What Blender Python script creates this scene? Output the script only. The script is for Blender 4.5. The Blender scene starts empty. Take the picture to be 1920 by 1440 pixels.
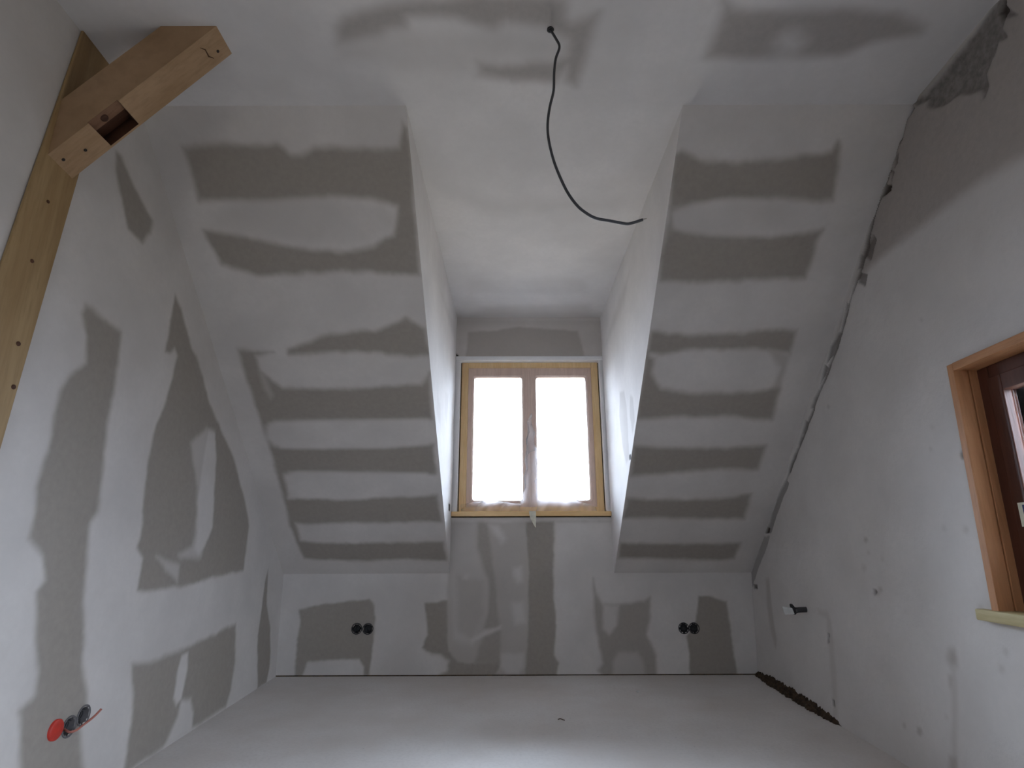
import bpy, bmesh, math, random
import numpy as np
from mathutils import Vector, Matrix
random.seed(4)
sc = bpy.context.scene
C = sc.collection

# ---------------- camera ----------------
EYE = .7878
cam_d = bpy.data.cameras.new('camera'); cam = bpy.data.objects.new('camera', cam_d); C.objects.link(cam)
fw = Vector((.001724, .957784, .287485)).normalized()
rt = Vector((.999995, -.000851, -.003161)).normalized()
up = rt.cross(fw).normalized()
M4 = Matrix((rt, up, -fw)).transposed().to_4x4(); M4.translation = (0, 0, EYE)
cam.matrix_world = M4
cam_d.sensor_width = 36; cam_d.lens = 1004.92*36/1920; cam_d.clip_start = .02
sc.camera = cam
sc.view_settings.view_transform = 'Standard'; sc.view_settings.look = 'None'
sc.view_settings.gamma = 1; sc.view_settings.use_curve_mapping = False
sc.view_settings.exposure = 2.35

# ---------------- overcast daylight ----------------
w = bpy.data.worlds.new('sky'); sc.world = w; w.use_nodes = True
nt = w.node_tree; nt.nodes.clear()
o = nt.nodes.new('ShaderNodeOutputWorld'); bg = nt.nodes.new('ShaderNodeBackground')
tc = nt.nodes.new('ShaderNodeTexCoord'); sx = nt.nodes.new('ShaderNodeSeparateXYZ'); cr = nt.nodes.new('ShaderNodeValToRGB')
mp = nt.nodes.new('ShaderNodeMapRange'); mp.inputs[1].default_value = -1; mp.inputs[2].default_value = 1
nt.links.new(tc.outputs['Generated'], sx.inputs[0]); nt.links.new(sx.outputs[2], mp.inputs[0]); nt.links.new(mp.outputs[0], cr.inputs[0])
e = cr.color_ramp.elements
e[0].position = .40; e[0].color = (.20, .195, .18, 1)
e[1].position = .50; e[1].color = (.54, .61, .76, 1)
k = cr.color_ramp.elements.new(1.0); k.color = (1.35, 1.53, 1.85, 1)
k2 = cr.color_ramp.elements.new(.70); k2.color = (1.30, 1.47, 1.78, 1)
nt.links.new(cr.outputs[0], bg.inputs[0]); bg.inputs[1].default_value = 5.0
nt.links.new(bg.outputs[0], o.inputs[0])

def portal(name, loc, rot, sx_, sy_):
    l = bpy.data.lights.new(name, 'AREA'); l.shape = 'RECTANGLE'; l.size = sx_; l.size_y = sy_
    l.cycles.is_portal = True
    ob = bpy.data.objects.new(name, l); C.objects.link(ob); ob.location = loc; ob.rotation_euler = rot
portal('dormer_portal', (.14, 3.93, 1.54), (math.radians(90), 0, math.pi), 1.1, 1.2)
portal('side_portal', (1.68, 1.27, .98), (math.radians(90), 0, math.radians(90)), 1.1, .9)

portal('back_portal', (-.43, -1.86, 1.5), (math.radians(90), 0, 0), .8, .8)  # serves the added back window

# ---------------- measured room ----------------
D, DS, ZK, ZC = 3.7509, 1.6991, .6082, 2.4395
XL, XR, XCL, XCR = -1.4839, 1.5461, -.409, .6778
BL, BR, CLT, CRT = -.0364, .0604, .0574, -.0595
MS = (ZK-ZC)/(D-DS)
YB = -1.7
def lw_x(y, z): return XL + BL*z + CLT*(D-y)
def rw_x(y, z): return XR + BR*z + CRT*(D-y)

# trowelled filler, bare board, old cement, spots, and cavities with shade painted dark, in mm on each surface
PATCHES = {
 'SL': [
  ('board', 1, 0.01, [(-1337,1809),(-1203,1799),(-1054,1805),(-945,1802),(-900,1832),(-863,1832),(-806,1810),(-559,1818),(-450,1818),(-429,1745),(-412,1759),(-406,1848),(-416,1992),(-421,2217),(-630,2205),(-875,2209),(-1170,2214),(-1315,2176),(-1334,2116),(-1348,2062),(-1218,2077),(-1085,2103),(-948,2122),(-760,2131),(-614,2117),(-517,2078),(-490,2009),(-486,1985),(-608,1962),(-766,1958),(-1043,1971),(-1177,1966),(-1334,1971),(-1332,1901),(-1330,1855)]),
  ('board', 1, 0.01, [(-1108,2503),(-1008,2476),(-908,2442),(-670,2427),(-556,2396),(-507,2375),(-423,2423),(-406,2527),(-530,2533),(-687,2515),(-953,2519),(-1114,2523)]),
  ('board', 1, 0.01, [(-1357,2502),(-1178,2514),(-1277,2532),(-1271,2594),(-1231,2641),(-1186,2673),(-938,2678),(-465,2660),(-418,2608),(-426,2819),(-571,2824),(-1032,2830),(-1309,2843),(-1289,2966),(-769,2967),(-428,2946),(-433,3113),(-795,3106),(-1222,3096),(-1272,3111),(-1329,3250),(-1013,3257),(-439,3231),(-432,3395),(-849,3400),(-1178,3406),(-1325,3405),(-1335,3521),(-1077,3540),(-428,3524),(-419,3661),(-687,3645),(-965,3659),(-1240,3650),(-1340,3639),(-1366,3433),(-1344,2951),(-1355,2765),(-1360,2617)]),
  ('board', 0.55, 0.012, [(-1282,2594),(-1263,2610),(-1247,2707),(-1265,2722),(-1283,2673)]),
  ('board', 0, 0.012, [(-1328,2856),(-1277,2830),(-456,2827),(-445,2880),(-461,2946),(-709,2962),(-1185,2966),(-1315,2954),(-1347,2915)]),
  ('board', 0, 0.012, [(-1312,3111),(-1268,3096),(-488,3107),(-469,3159),(-492,3224),(-818,3229),(-1261,3234),(-1316,3209)]),
  ('board', 0.12, 0.012, [(-1296,2008),(-1206,1983),(-951,1968),(-724,1972),(-544,1989),(-507,2017),(-524,2060),(-634,2099),(-848,2104),(-1124,2077),(-1278,2050)]),
  ('board', 1, 0.01, [(671,1835),(699,1819),(751,1838),(781,1853),(1019,1853),(1190,1838),(1317,1829),(1330,1798),(1345,1813),(1381,1970),(1239,1970),(1009,1965),(873,1969),(730,1994),(690,1991)]),
  ('board', 1, 0.01, [(694,2054),(715,2062),(927,2084),(1165,2088),(1302,2074),(1380,2063),(1362,2108),(1362,2232),(1092,2237),(896,2243),(689,2246),(680,2152)]),
  ('board', 0.8, 0.01, [(690,1991),(728,1986),(704,2011),(715,2066),(692,2066)]),
  ('board', 1, 0.01, [(688,2434),(868,2448),(1142,2442),(1202,2427),(1398,2427),(1400,2529),(1281,2508),(1175,2508),(909,2507),(753,2529),(683,2523)]),
  ('board', 0.5, 0.01, [(1281,2508),(1400,2529),(1408,2696),(1358,2696),(1368,2588)]),
  ('board', 1, 0.012, [(678,2529),(724,2545),(720,2610),(782,2678),(955,2703),(1232,2696),(1402,2679),(1412,2831),(1123,2810),(709,2822),(680,2822),(674,2695)]),
  ('board', 1, 0.012, [(689,2966),(1018,2972),(1197,2973),(1420,2959),(1421,3095),(1199,3088),(720,3123),(692,3123)]),
  ('board', 1, 0.012, [(690,3256),(1024,3267),(1245,3258),(1426,3227),(1430,3387),(1114,3380),(682,3378)]),
  ('board', 1, 0.012, [(689,3539),(1154,3548),(1450,3542),(1448,3653),(1338,3667),(1109,3651),(686,3646)]),
  ('board', 0.12, 0.012, [(711,2011),(786,1986),(1012,1974),(1176,1986),(1231,2012),(1200,2054),(1044,2080),(806,2073),(727,2054)]),
 ],
 'CE': [
  ('board', 1, 0.02, [(-597,1435),(-575,1365),(-541,1328),(-433,1297),(-286,1280),(-94,1261),(129,1262),(179,1276),(184,1335),(203,1348),(251,1335),(288,1317),(277,1432),(247,1605),(210,1581),(205,1527),(165,1588),(7,1580),(-125,1563),(-121,1495),(-32,1518),(51,1511),(63,1496),(153,1505),(189,1474),(202,1420),(126,1376),(-6,1347),(-53,1382),(-190,1332),(-336,1328),(-345,1375),(-410,1379),(-438,1409)]),
  ('board', 1, 0.02, [(674,1276),(689,1306),(692,1484),(865,1491),(962,1480),(1028,1487),(1165,1485),(1240,1434),(1390,1394),(1382,1369),(1253,1318),(1069,1300),(881,1312),(728,1306)]),
  ('board', 0.1, 0.03, [(909,1427),(925,1391),(970,1391),(1014,1424),(998,1465),(951,1465)]),
  ('board', 0.3, 0.03, [(-600,1435),(-352,1385),(-101,1386),(132,1386),(194,1468),(54,1489),(-126,1489),(-131,1568),(-380,1533),(-598,1488)]),
  ('board', 0.18, 0.04, [(-192,2289),(539,2291),(544,2394),(-159,2414)]),
  ('board', 0.3, 0.03, [(-223,3554),(162,3529),(562,3514),(659,3769),(-337,3763)]),
  ('board', 0.18, 0.03, [(-270,3146),(490,3114),(520,3343),(-266,3339)]),
 ],
 'FW': [
  ('board', 1, 0.006, [(-1382,390),(-1280,412),(-1133,431),(-926,453),(-889,414),(-876,334),(-882,177),(-897,1),(-937,1),(-931,55),(-967,92),(-1079,95),(-1297,87),(-1321,-4),(-1361,-4),(-1374,170),(-1363,288)]),
  ('board', 0.55, 0.01, [(-412,940),(691,937),(583,937),(293,938),(252,-9),(-501,-7),(-564,423),(-415,438),(-415,659)]),
  ('board', 1, 0.006, [(-564,423),(-422,439),(-406,145),(-346,74),(-235,68),(-66,83),(-100,10),(135,3),(335,-19),(-434,-16),(-536,17),(-402,38),(-446,120),(-541,139),(-576,161),(-538,239)]),
  ('board', 0, 0.01, [(-579,84),(-540,121),(-456,121),(-397,84),(-409,23),(-484,-13),(-568,-13)]),
  ('board', 0.9, 0.01, [(-231,933),(-159,933),(-147,828),(-110,591),(-95,396),(-67,268),(-73,73),(-235,74),(-186,237),(-154,364),(-148,526),(-235,692)]),
  ('board', 0.35, 0.016, [(-394,916),(-239,933),(-236,770),(-156,575),(-164,373),(-221,253),(-254,175),(-374,207),(-411,526)]),
  ('board', 0.6, 0.016, [(-356,592),(-191,559),(-178,364),(-254,206),(-348,269)]),
  ('board', 0.2, 0.01, [(-307,609),(-279,602),(-292,569),(-321,576)]),
  ('board', 0.1, 0.016, [(-159,922),(-87,915),(-33,828),(-68,794),(-122,863)]),
  ('board', 0.1, 0.016, [(10,641),(66,651),(73,558),(37,548),(10,591)]),
  ('board', 0.15, 0.016, [(-5,427),(72,434),(88,315),(19,293)]),
  ('board', 0.15, 0.008, [(-180,262),(-67,294),(-67,268),(-142,237),(-254,191),(-271,206)]),
  ('board', 0.2, 0.01, [(-67,128),(76,128),(78,52),(41,9),(-33,10),(-66,52)]),
  ('board', 1, 0.006, [(98,939),(286,938),(270,436),(285,372),(272,121),(304,72),(278,-15),(78,-15),(89,82),(111,268),(109,657)]),
  ('board', 0.85, 0.01, [(537,573),(554,491),(592,419),(696,416),(860,434),(908,463),(897,328),(866,234),(915,119),(911,-20),(586,-19),(538,26),(574,71),(548,226),(531,371)]),
  ('board', 0.15, 0.01, [(592,416),(696,409),(678,288),(626,225),(584,266)]),
  ('board', 0.35, 0.012, [(679,132),(797,132),(837,64),(838,-5),(637,-11),(642,80)]),
  ('board', 1, 0.006, [(1222,462),(1292,465),(1403,433),(1408,273),(1411,99),(1420,11),(1406,-19),(1115,-18),(1128,118),(1118,224),(1180,296)]),
  ('board', 0.15, 0.01, [(-412,2421),(704,2418),(688,2110),(-404,2113)]),
  ('board', 0.7, 0.008, [(-325,2325),(-112,2333),(61,2363),(169,2354),(502,2332),(527,2246),(549,2102),(-336,2104)]),
  ('board', 0.2, 0.008, [(-408,2412),(703,2409),(702,2379),(-407,2378)]),
  ('dark', 1, 0.002, [(-409,2151),(-393,2138),(-380,2113),(-408,2113)]),
  ('dark', 1, 0.002, [(690,2160),(706,2160),(703,2106),(675,2106)]),
 ],
 'LW': [
  ('board', 1, 0.008, [(1631,2170),(1659,2178),(1760,2114),(1895,2055),(1896,1996),(1856,1928),(1766,1930),(1715,2003),(1648,2105)]),
  ('board', 1, 0.01, [(1637,1562),(1670,1564),(1769,1541),(1829,1539),(1842,1411),(1852,1263),(1842,1194),(1863,1043),(1879,900),(1850,863),(1861,756),(1884,616),(1935,424),(1973,337),(1985,293),(1969,236),(2044,48),(1762,150),(1750,193),(1702,347),(1751,375),(1747,436),(1707,537),(1676,660),(1705,692),(1672,760),(1610,809),(1613,884),(1593,955),(1611,1062),(1603,1171),(1611,1246),(1638,1314),(1688,1373),(1671,1461),(1630,1520)]),
  ('board', 1, 0.008, [(2116,1833),(2179,1791),(2306,1655),(2380,1611),(2525,1450),(2709,1328),(2860,1225),(3046,1025),(3129,892),(3116,657),(2958,656),(2526,620),(2246,619),(2166,627),(2169,742),(2125,782),(2134,874),(2124,914),(2112,1091),(2114,1219),(2158,1340),(2187,1479),(2202,1582),(2174,1608),(2142,1572),(2111,1566),(2112,1718)]),
  ('board', 0.35, 0.012, [(2522,1335),(2609,1335),(2656,1194),(2691,946),(2699,871),(2643,779),(2625,732),(2452,736),(2426,752),(2530,785),(2544,859),(2510,1049),(2442,1162),(2404,1236),(2473,1287)]),
  ('board', 0, 0.008, [(2541,1326),(2612,1323),(2656,1194),(2691,946),(2699,871),(2643,779),(2596,749),(2556,773),(2562,843),(2531,985),(2535,1184)]),
  ('board', 0.35, 0.01, [(2260,749),(2446,708),(2447,636),(2353,684)]),
  ('board', 1, 0.01, [(2200,373),(2315,357),(2519,360),(2749,366),(3086,399),(3116,199),(3102,77),(3060,6),(2530,7),(2293,-2),(2161,-3),(2252,5),(2254,87),(2252,213),(2217,309)]),
  ('board', 0, 0.007, [(2554,339),(2612,337),(2619,258),(2610,156),(2564,137),(2534,174),(2541,273)]),
  ('board', 0.1, 0.01, [(2601,158),(2687,137),(2727,70),(2731,0),(2547,1),(2500,1),(2588,95)]),
  ('board', 1, 0.007, [(3474,650),(3498,448),(3593,304),(3642,99),(3606,-2),(3470,-5),(3399,285),(3420,426),(3442,573)]),
 ],
 'RW': [
  ('board', 1, 0.02, [(1715,2470),(1269,2429),(1180,2397),(1267,1879),(1391,1903),(1565,1921),(1765,1933),(2014,1948),(2221,1935),(2432,1730)]),
  ('cement', 1, 0.006, [(1238,2432),(1271,2464),(1291,2441),(1310,2435),(1492,2422),(1623,2422),(1716,2466),(1681,2411),(1625,2387),(1639,2370),(1598,2323),(1562,2301),(1489,2278),(1449,2240),(1403,2213),(1400,2178),(1382,2207),(1379,2247),(1336,2288),(1312,2316),(1283,2292),(1291,2334),(1272,2359),(1236,2325),(1258,2392)]),
  ('dark', 1, 0.004, [(1715,2470),(1734,2473),(1730,2446),(1762,2410),(1799,2339),(1784,2346),(1736,2407),(1690,2412)]),
  ('dark', 0.9, 0.003, [(1266,2425),(1282,2418),(1294,2404),(1283,2366),(1265,2374),(1258,2402)]),
  ('dark', 1, 0.003, [(1923,2237),(1880,2206),(1892,2185),(1938,2192),(1954,2204),(1934,2221)]),
  ('dark', 0.6, 0.004, [(1833,2315),(1813,2311),(1829,2273),(1856,2261)]),
  ('dark', 0.6, 0.004, [(1871,2273),(1855,2250),(1885,2213)]),
  ('dark', 0.6, 0.004, [(2017,2163),(2005,2150),(2039,2103)]),
  ('dark', 0.6, 0.004, [(2143,2028),(2118,2008),(2144,1969),(2184,1981)]),
  ('dark', 0.6, 0.004, [(2116,2017),(2039,2071),(2030,2040),(2084,1978)]),
  ('dark', 0.6, 0.004, [(2171,1963),(2114,1919),(2147,1884),(2189,1919)]),
  ('dark', 0.6, 0.004, [(2302,1880),(2290,1869),(2343,1803)]),
  ('dark', 0.6, 0.004, [(2390,1763),(2370,1744),(2439,1677),(2525,1658),(2480,1720)]),
  ('dark', 0.6, 0.004, [(2554,1648),(2532,1626),(2611,1561)]),
  ('dark', 0.6, 0.004, [(2630,1550),(2617,1535),(2696,1454),(2739,1471)]),
  ('dark', 0.6, 0.004, [(2805,1417),(2788,1413),(2911,1306)]),
  ('dark', 0.6, 0.004, [(2983,1244),(2965,1235),(3058,1149)]),
  ('dark', 0.75, 0.0025, [(1762,2410),(1928,2233),(2014,2161),(2158,1982),(2292,1862),(2395,1742),(2522,1623),(2661,1510),(2835,1365),(3048,1193),(3242,1030),(3414,882),(3382,881),(3212,1028),(3022,1189),(2812,1360),(2640,1505),(2503,1617),(2377,1735),(2275,1854),(2143,1974),(2000,2152),(1915,2223),(1751,2400)]),
  ('dark', 0.5, 0.004, [(3116,1141),(3064,1120),(3280,955),(3380,850),(3452,858),(3306,1019)]),
  ('dark', 1, 0.003, [(3437,889),(3406,882),(3420,851),(3470,852)]),
  ('dark', 0.4, 0.005, [(3507,836),(3407,835),(3453,772),(3595,658),(3753,503),(3799,517),(3747,636),(3618,722)]),
  ('dark', 0.8, 0.003, [(3728,538),(3654,540),(3650,514),(3715,510)]),
  ('board', 0.6, 0.012, [(3507,583),(3457,586),(3449,392),(3413,267),(3441,206),(3489,270),(3524,414)]),
  ('board', 0.35, 0.01, [(2881,479),(2776,478),(2756,436),(2756,220),(2780,29),(2825,17),(2801,279),(2805,442),(2875,457)]),
  ('dark', 1, 0.002, [(2804,376),(2789,378),(2798,335),(2813,337)]),
  ('dark', 1, 0.002, [(2823,92),(2803,95),(2804,66),(2820,62)]),
  ('board', 0.8, 0.012, [(1977,447),(1950,454),(1943,425),(1949,401),(1980,391),(1992,416)]),
  ('board', 0.8, 0.008, [(1995,363),(1973,370),(1979,338),(2001,330)]),
  ('board', 0.35, 0.008, [(1980,395),(1952,400),(2024,89),(2050,81)]),
  ('board', 0.8, 0.01, [(2055,109),(2019,118),(2030,72),(2067,59)]),
  ('board', 0.7, 0.006, [(2393,815),(2372,813),(2369,801),(2385,792),(2399,800)]),
  ('board', 0.5, 0.006, [(2382,758),(2369,757),(2367,750),(2377,745),(2385,749)]),
  ('dark', 0.8, 0.006, [(2374,604),(2357,604),(2355,595),(2367,587),(2378,592)]),
  ('board', 0.7, 0.006, [(2335,619),(2316,619),(2313,608),(2328,599),(2341,605)]),
  ('board', 0.6, 0.006, [(2352,602),(2336,601),(2334,593),(2346,585),(2356,590)]),
  ('board', 0.25, 0.006, [(2436,703),(2406,701),(2401,685),(2424,672),(2444,681)]),
  ('board', 0.25, 0.006, [(2293,739),(2274,737),(2271,726),(2285,717),(2298,724)]),
  ('board', 0.6, 0.006, [(2294,141),(2280,144),(2278,137),(2288,128),(2298,130)]),
  ('board', 0.7, 0.006, [(2207,151),(2184,155),(2181,143),(2198,129),(2213,132)]),
  ('board', 0.4, 0.006, [(1739,489),(1726,489),(1725,480),(1735,471),(1743,476)]),
  ('board', 0.4, 0.006, [(1768,439),(1753,440),(1752,429),(1764,419),(1773,424)]),
  ('dark', 0.8, 0.006, [(1766,1075),(1754,1072),(1753,1062),(1763,1056),(1770,1064)]),
  ('board', 0.4, 0.006, [(1811,841),(1797,839),(1795,827),(1807,820),(1816,827)]),
  ('board', 0.3, 0.006, [(1912,850),(1896,847),(1894,835),(1907,827),(1918,835)]),
  ('board', 0.5, 0.006, [(2566,1446),(2550,1440),(2547,1431),(2559,1427),(2570,1436)]),
  ('board', 0.4, 0.006, [(1846,1593),(1838,1588),(1837,1581),(1844,1579),(1849,1586)]),
  ('board', 0.5, 0.006, [(1907,1118),(1898,1115),(1897,1109),(1904,1105),(1909,1110)]),
  ('board', 0.3, 0.006, [(1883,1195),(1874,1192),(1873,1185),(1880,1182),(1885,1187)]),
  ('board', 0.3, 0.006, [(2045,235),(2033,237),(2032,230),(2041,223),(2048,225)]),
  ('board', 0.5, 0.006, [(1805,602),(1793,602),(1792,593),(1801,586),(1809,591)]),
  ('board', 0.6, 0.006, [(1801,575),(1789,574),(1788,566),(1797,559),(1805,563)]),
 ],
 'CL': [
  ('board', 0.3, 0.015, [(3207,1700),(3376,1729),(3346,1510),(3221,1550)]),
  ('board', 0.25, 0.02, [(2863,1587),(3010,1563),(3043,1444),(2846,1491)]),
  ('board', 0.25, 0.03, [(2831,2206),(3628,2325),(3658,2212),(3219,2190)]),
  ('dark', 1, 0.002, [(3562,1050),(3657,1050),(3669,1006),(3576,1000)]),
 ],
 'CR': [
  ('board', 0.45, 0.01, [(3217,1699),(3092,1674),(3047,1570),(3070,1260),(3165,1243),(3227,1349),(3278,1560)]),
  ('board', 0.45, 0.01, [(2948,1601),(2874,1571),(2876,1435),(2946,1384),(2983,1490)]),
  ('board', 0.3, 0.03, [(3630,2157),(3264,2244),(2750,2280),(2937,2168),(3499,2147)]),
  ('dark', 1, 0.002, [(3063,1283),(3022,1276),(3031,1248),(3072,1254)]),
 ],
}
# ---------------- helpers ----------------
def tag(o, label=None, cat=None, group=None, kind=None):
    if label: o['label'] = label
    if cat: o['category'] = cat
    if group: o['group'] = group
    if kind: o['kind'] = kind
    return o
def empty(name, loc=(0, 0, 0), rz=0):
    o = bpy.data.objects.new(name, None); C.objects.link(o); o.location = loc; o.rotation_euler[2] = rz
    o.empty_display_size = .1
    return o
def link(name, me, mat, parent=None, smooth=False):
    if mat: me.materials.append(mat)
    if smooth: me.polygons.foreach_set('use_smooth', [True]*len(me.polygons))
    o = bpy.data.objects.new(name, me); C.objects.link(o)
    if parent:
        o.parent = parent
        o.matrix_parent_inverse = (Matrix.Translation(parent.location) @ parent.rotation_euler.to_matrix().to_4x4()).inverted()
    return o
def pydata(name, v, f, mat, parent=None, smooth=False, bevel=0):
    me = bpy.data.meshes.new(name); me.from_pydata([tuple(p) for p in v], [], f); me.update()
    bm = bmesh.new(); bm.from_mesh(me); bmesh.ops.recalc_face_normals(bm, faces=bm.faces)
    if bevel: bmesh.ops.bevel(bm, geom=list(bm.edges), offset=bevel, segments=2, affect='EDGES', profile=.6)
    bm.to_mesh(me); bm.free()
    return link(name, me, mat, parent, smooth)
BF = [(0, 1, 3, 2), (4, 6, 7, 5), (0, 4, 5, 1), (2, 3, 7, 6), (0, 2, 6, 4), (1, 5, 7, 3)]
def box(name, x0, x1, y0, y1, z0, z1, mat, parent=None, bevel=.002):
    v = [(x, y, z) for x in (x0, x1) for y in (y0, y1) for z in (z0, z1)]
    return pydata(name, v, BF, mat, parent, bevel=bevel)
def tube_bm(bm, pts, r, n=10, cap=True):
    pts = [Vector(p) for p in pts]; rings = []
    side = None
    for i, p in enumerate(pts):
        t = (pts[min(i+1, len(pts)-1)] - pts[max(i-1, 0)]).normalized()
        if side is None: side = t.orthogonal().normalized()
        side = (side - t*side.dot(t)).normalized(); b = t.cross(side)
        rr = r[i] if isinstance(r, (list, tuple)) else r
        rings.append([bm.verts.new(p + (side*math.cos(a) + b*math.sin(a))*rr) for a in [2*math.pi*j/n for j in range(n)]])
    for a, b in zip(rings, rings[1:]):
        for j in range(n): bm.faces.new((a[j], a[(j+1) % n], b[(j+1) % n], b[j]))
    if cap:
        bm.faces.new(rings[0][::-1]); bm.faces.new(rings[-1])
def tube(name, pts, r, mat, parent=None, n=10):
    bm = bmesh.new(); tube_bm(bm, pts, r, n); me = bpy.data.meshes.new(name); bm.to_mesh(me); bm.free()
    return link(name, me, mat, parent, True)
def smooth_path(pts, n=6):
    P = [Vector(p) for p in pts]; out = []
    for i in range(len(P)-1):
        a, b, c, d = P[max(i-1, 0)], P[i], P[i+1], P[min(i+2, len(P)-1)]
        for k in range(n):
            t = k/n
            out.append(.5*((2*b) + (c-a)*t + (2*a-5*b+4*c-d)*t*t + (3*b-3*c+d-a)*t**3))
    out.append(P[-1]); return out
def lathe(name, prof, org, axis, mat, parent=None, n=28):
    """profile of (radius, height) turned about axis through org"""
    ax = Vector(axis).normalized(); s = ax.orthogonal().normalized(); b = ax.cross(s); v = []; f = []
    for r, h in prof:
        for j in range(n):
            a = 2*math.pi*j/n; v.append(Vector(org) + ax*h + (s*math.cos(a)+b*math.sin(a))*r)
    for i in range(len(prof)-1):
        for j in range(n): f.append((i*n+j, i*n+(j+1) % n, (i+1)*n+(j+1) % n, (i+1)*n+j))
    if prof[-1][0] > 1e-4: f.append(tuple((len(prof)-1)*n+j for j in range(n)))
    me = bpy.data.meshes.new(name); me.from_pydata([tuple(p) for p in v], [], f); me.update()
    bm = bmesh.new(); bm.from_mesh(me); bmesh.ops.remove_doubles(bm, verts=bm.verts, dist=1e-5); bmesh.ops.recalc_face_normals(bm, faces=bm.faces); bm.to_mesh(me); bm.free()
    o = link(name, me, mat, parent, True)
    return o

# ---------------- materials ----------------
def new_mat(name):
    m = bpy.data.materials.new(name); m.use_nodes = True
    nt = m.node_tree; return m, nt, nt.nodes['Principled BSDF']
def nd(nt, t, **kw):
    n = nt.nodes.new(t)
    for k, v in kw.items(): setattr(n, k, v)
    return n
def noise(nt, vec, scale, detail=4, rough=.55):
    n = nd(nt, 'ShaderNodeTexNoise'); n.inputs['Scale'].default_value = scale; n.inputs['Detail'].default_value = detail; n.inputs['Roughness'].default_value = rough
    if vec: nt.links.new(vec, n.inputs['Vector'])
    return n.outputs[0]
def mix(nt, fac, a, b):
    n = nd(nt, 'ShaderNodeMix', data_type='RGBA')
    for s, v in ((0, fac), (6, a), (7, b)):
        if hasattr(v, 'is_output'): nt.links.new(v, n.inputs[s])
        else: n.inputs[s].default_value = v if s == 0 else (*v, 1)
    return n.outputs[2]
def rng(nt, v, a, b, c, d):
    n = nd(nt, 'ShaderNodeMapRange'); nt.links.new(v, n.inputs[0])
    for i, x in enumerate((a, b, c, d)): n.inputs[i+1].default_value = x
    return n.outputs[0]
def obco(nt, scale=(1, 1, 1)):
    t = nd(nt, 'ShaderNodeTexCoord'); m = nd(nt, 'ShaderNodeMapping'); nt.links.new(t.outputs['Object'], m.inputs[0]); m.inputs['Scale'].default_value = scale
    return m.outputs[0]
def bump(nt, b, h, strength, dist):
    n = nd(nt, 'ShaderNodeBump'); n.inputs['Strength'].default_value = strength; n.inputs['Distance'].default_value = dist
    nt.links.new(h, n.inputs['Height']); nt.links.new(n.outputs[0], b.inputs['Normal'])

def plaster_mat(name, coat, board, cement=(.10, .095, .09), dark=(.035, .027, .02), rough_bump=.25, mottled=.06, bscale=60):
    m, nt, b = new_mat(name); co = obco(nt)
    at = lambda k: nd(nt, 'ShaderNodeAttribute', attribute_name=k).outputs['Fac']
    big = noise(nt, co, 3.5, 5); fine = noise(nt, co, 45, 6)
    c0 = mix(nt, rng(nt, big, .35, .65, 0, 1), tuple(x*(1-mottled) for x in coat), tuple(min(.95, x*(1+mottled)) for x in coat))
    c0 = mix(nt, rng(nt, fine, .35, .7, 0, .30), c0, tuple(x*(1-mottled*1.4) for x in coat))
    c1 = mix(nt, rng(nt, fine, .3, .7, 0, 1), tuple(x*.96 for x in board), tuple(x*1.05 for x in board))
    c = mix(nt, at('board'), c0, c1)
    c = mix(nt, at('cement'), c, mix(nt, rng(nt, fine, .35, .65, 0, 1), cement, tuple(x*1.5 for x in cement)))
    c = mix(nt, at('dark'), c, dark)  # shade of holes and gaps painted as dark colour, plus real spots
    nt.links.new(c, b.inputs['Base Color']); b.inputs['Roughness'].default_value = .93; b.inputs['Specular IOR Level'].default_value = .2
    bump(nt, b, noise(nt, co, bscale, 6, .6), rough_bump, .004)
    return m
M_plaster = plaster_mat('filler_and_gypsum_board', (.665, .62, .585), (.365, .325, .285), rough_bump=.10)
M_dormer = plaster_mat('dormer_filler', (.71, .675, .655), (.42, .385, .36), rough_bump=.08)
M_rough = plaster_mat('rough_masonry_plaster', (.68, .64, .61), (.43, .385, .35), cement=(.20, .18, .165), dark=(.07, .055, .045), rough_bump=.55, mottled=.05, bscale=28)

def floor_mat():
    m, nt, b = new_mat('dusty_screed'); co = obco(nt)
    big = noise(nt, co, 1.6, 6, .6); fine = noise(nt, co, 70, 4)
    c = mix(nt, rng(nt, big, .35, .68, 0, 1), (.68, .62, .575), (.80, .765, .74))
    c = mix(nt, rng(nt, fine, .45, .75, 0, .5), c, (.62, .58, .55))
    sp = nd(nt, 'ShaderNodeTexVoronoi'); sp.inputs['Scale'].default_value = 9; nt.links.new(co, sp.inputs['Vector'])
    c = mix(nt, rng(nt, sp.outputs['Distance'], .02, .05, .35, 0), c, (.30, .29, .28))
    nt.links.new(c, b.inputs['Base Color']); b.inputs['Roughness'].default_value = .62; b.inputs['Specular IOR Level'].default_value = .35
    bump(nt, b, noise(nt, co, 30, 6), .12, .003)
    return m
M_floor = floor_mat()

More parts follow.
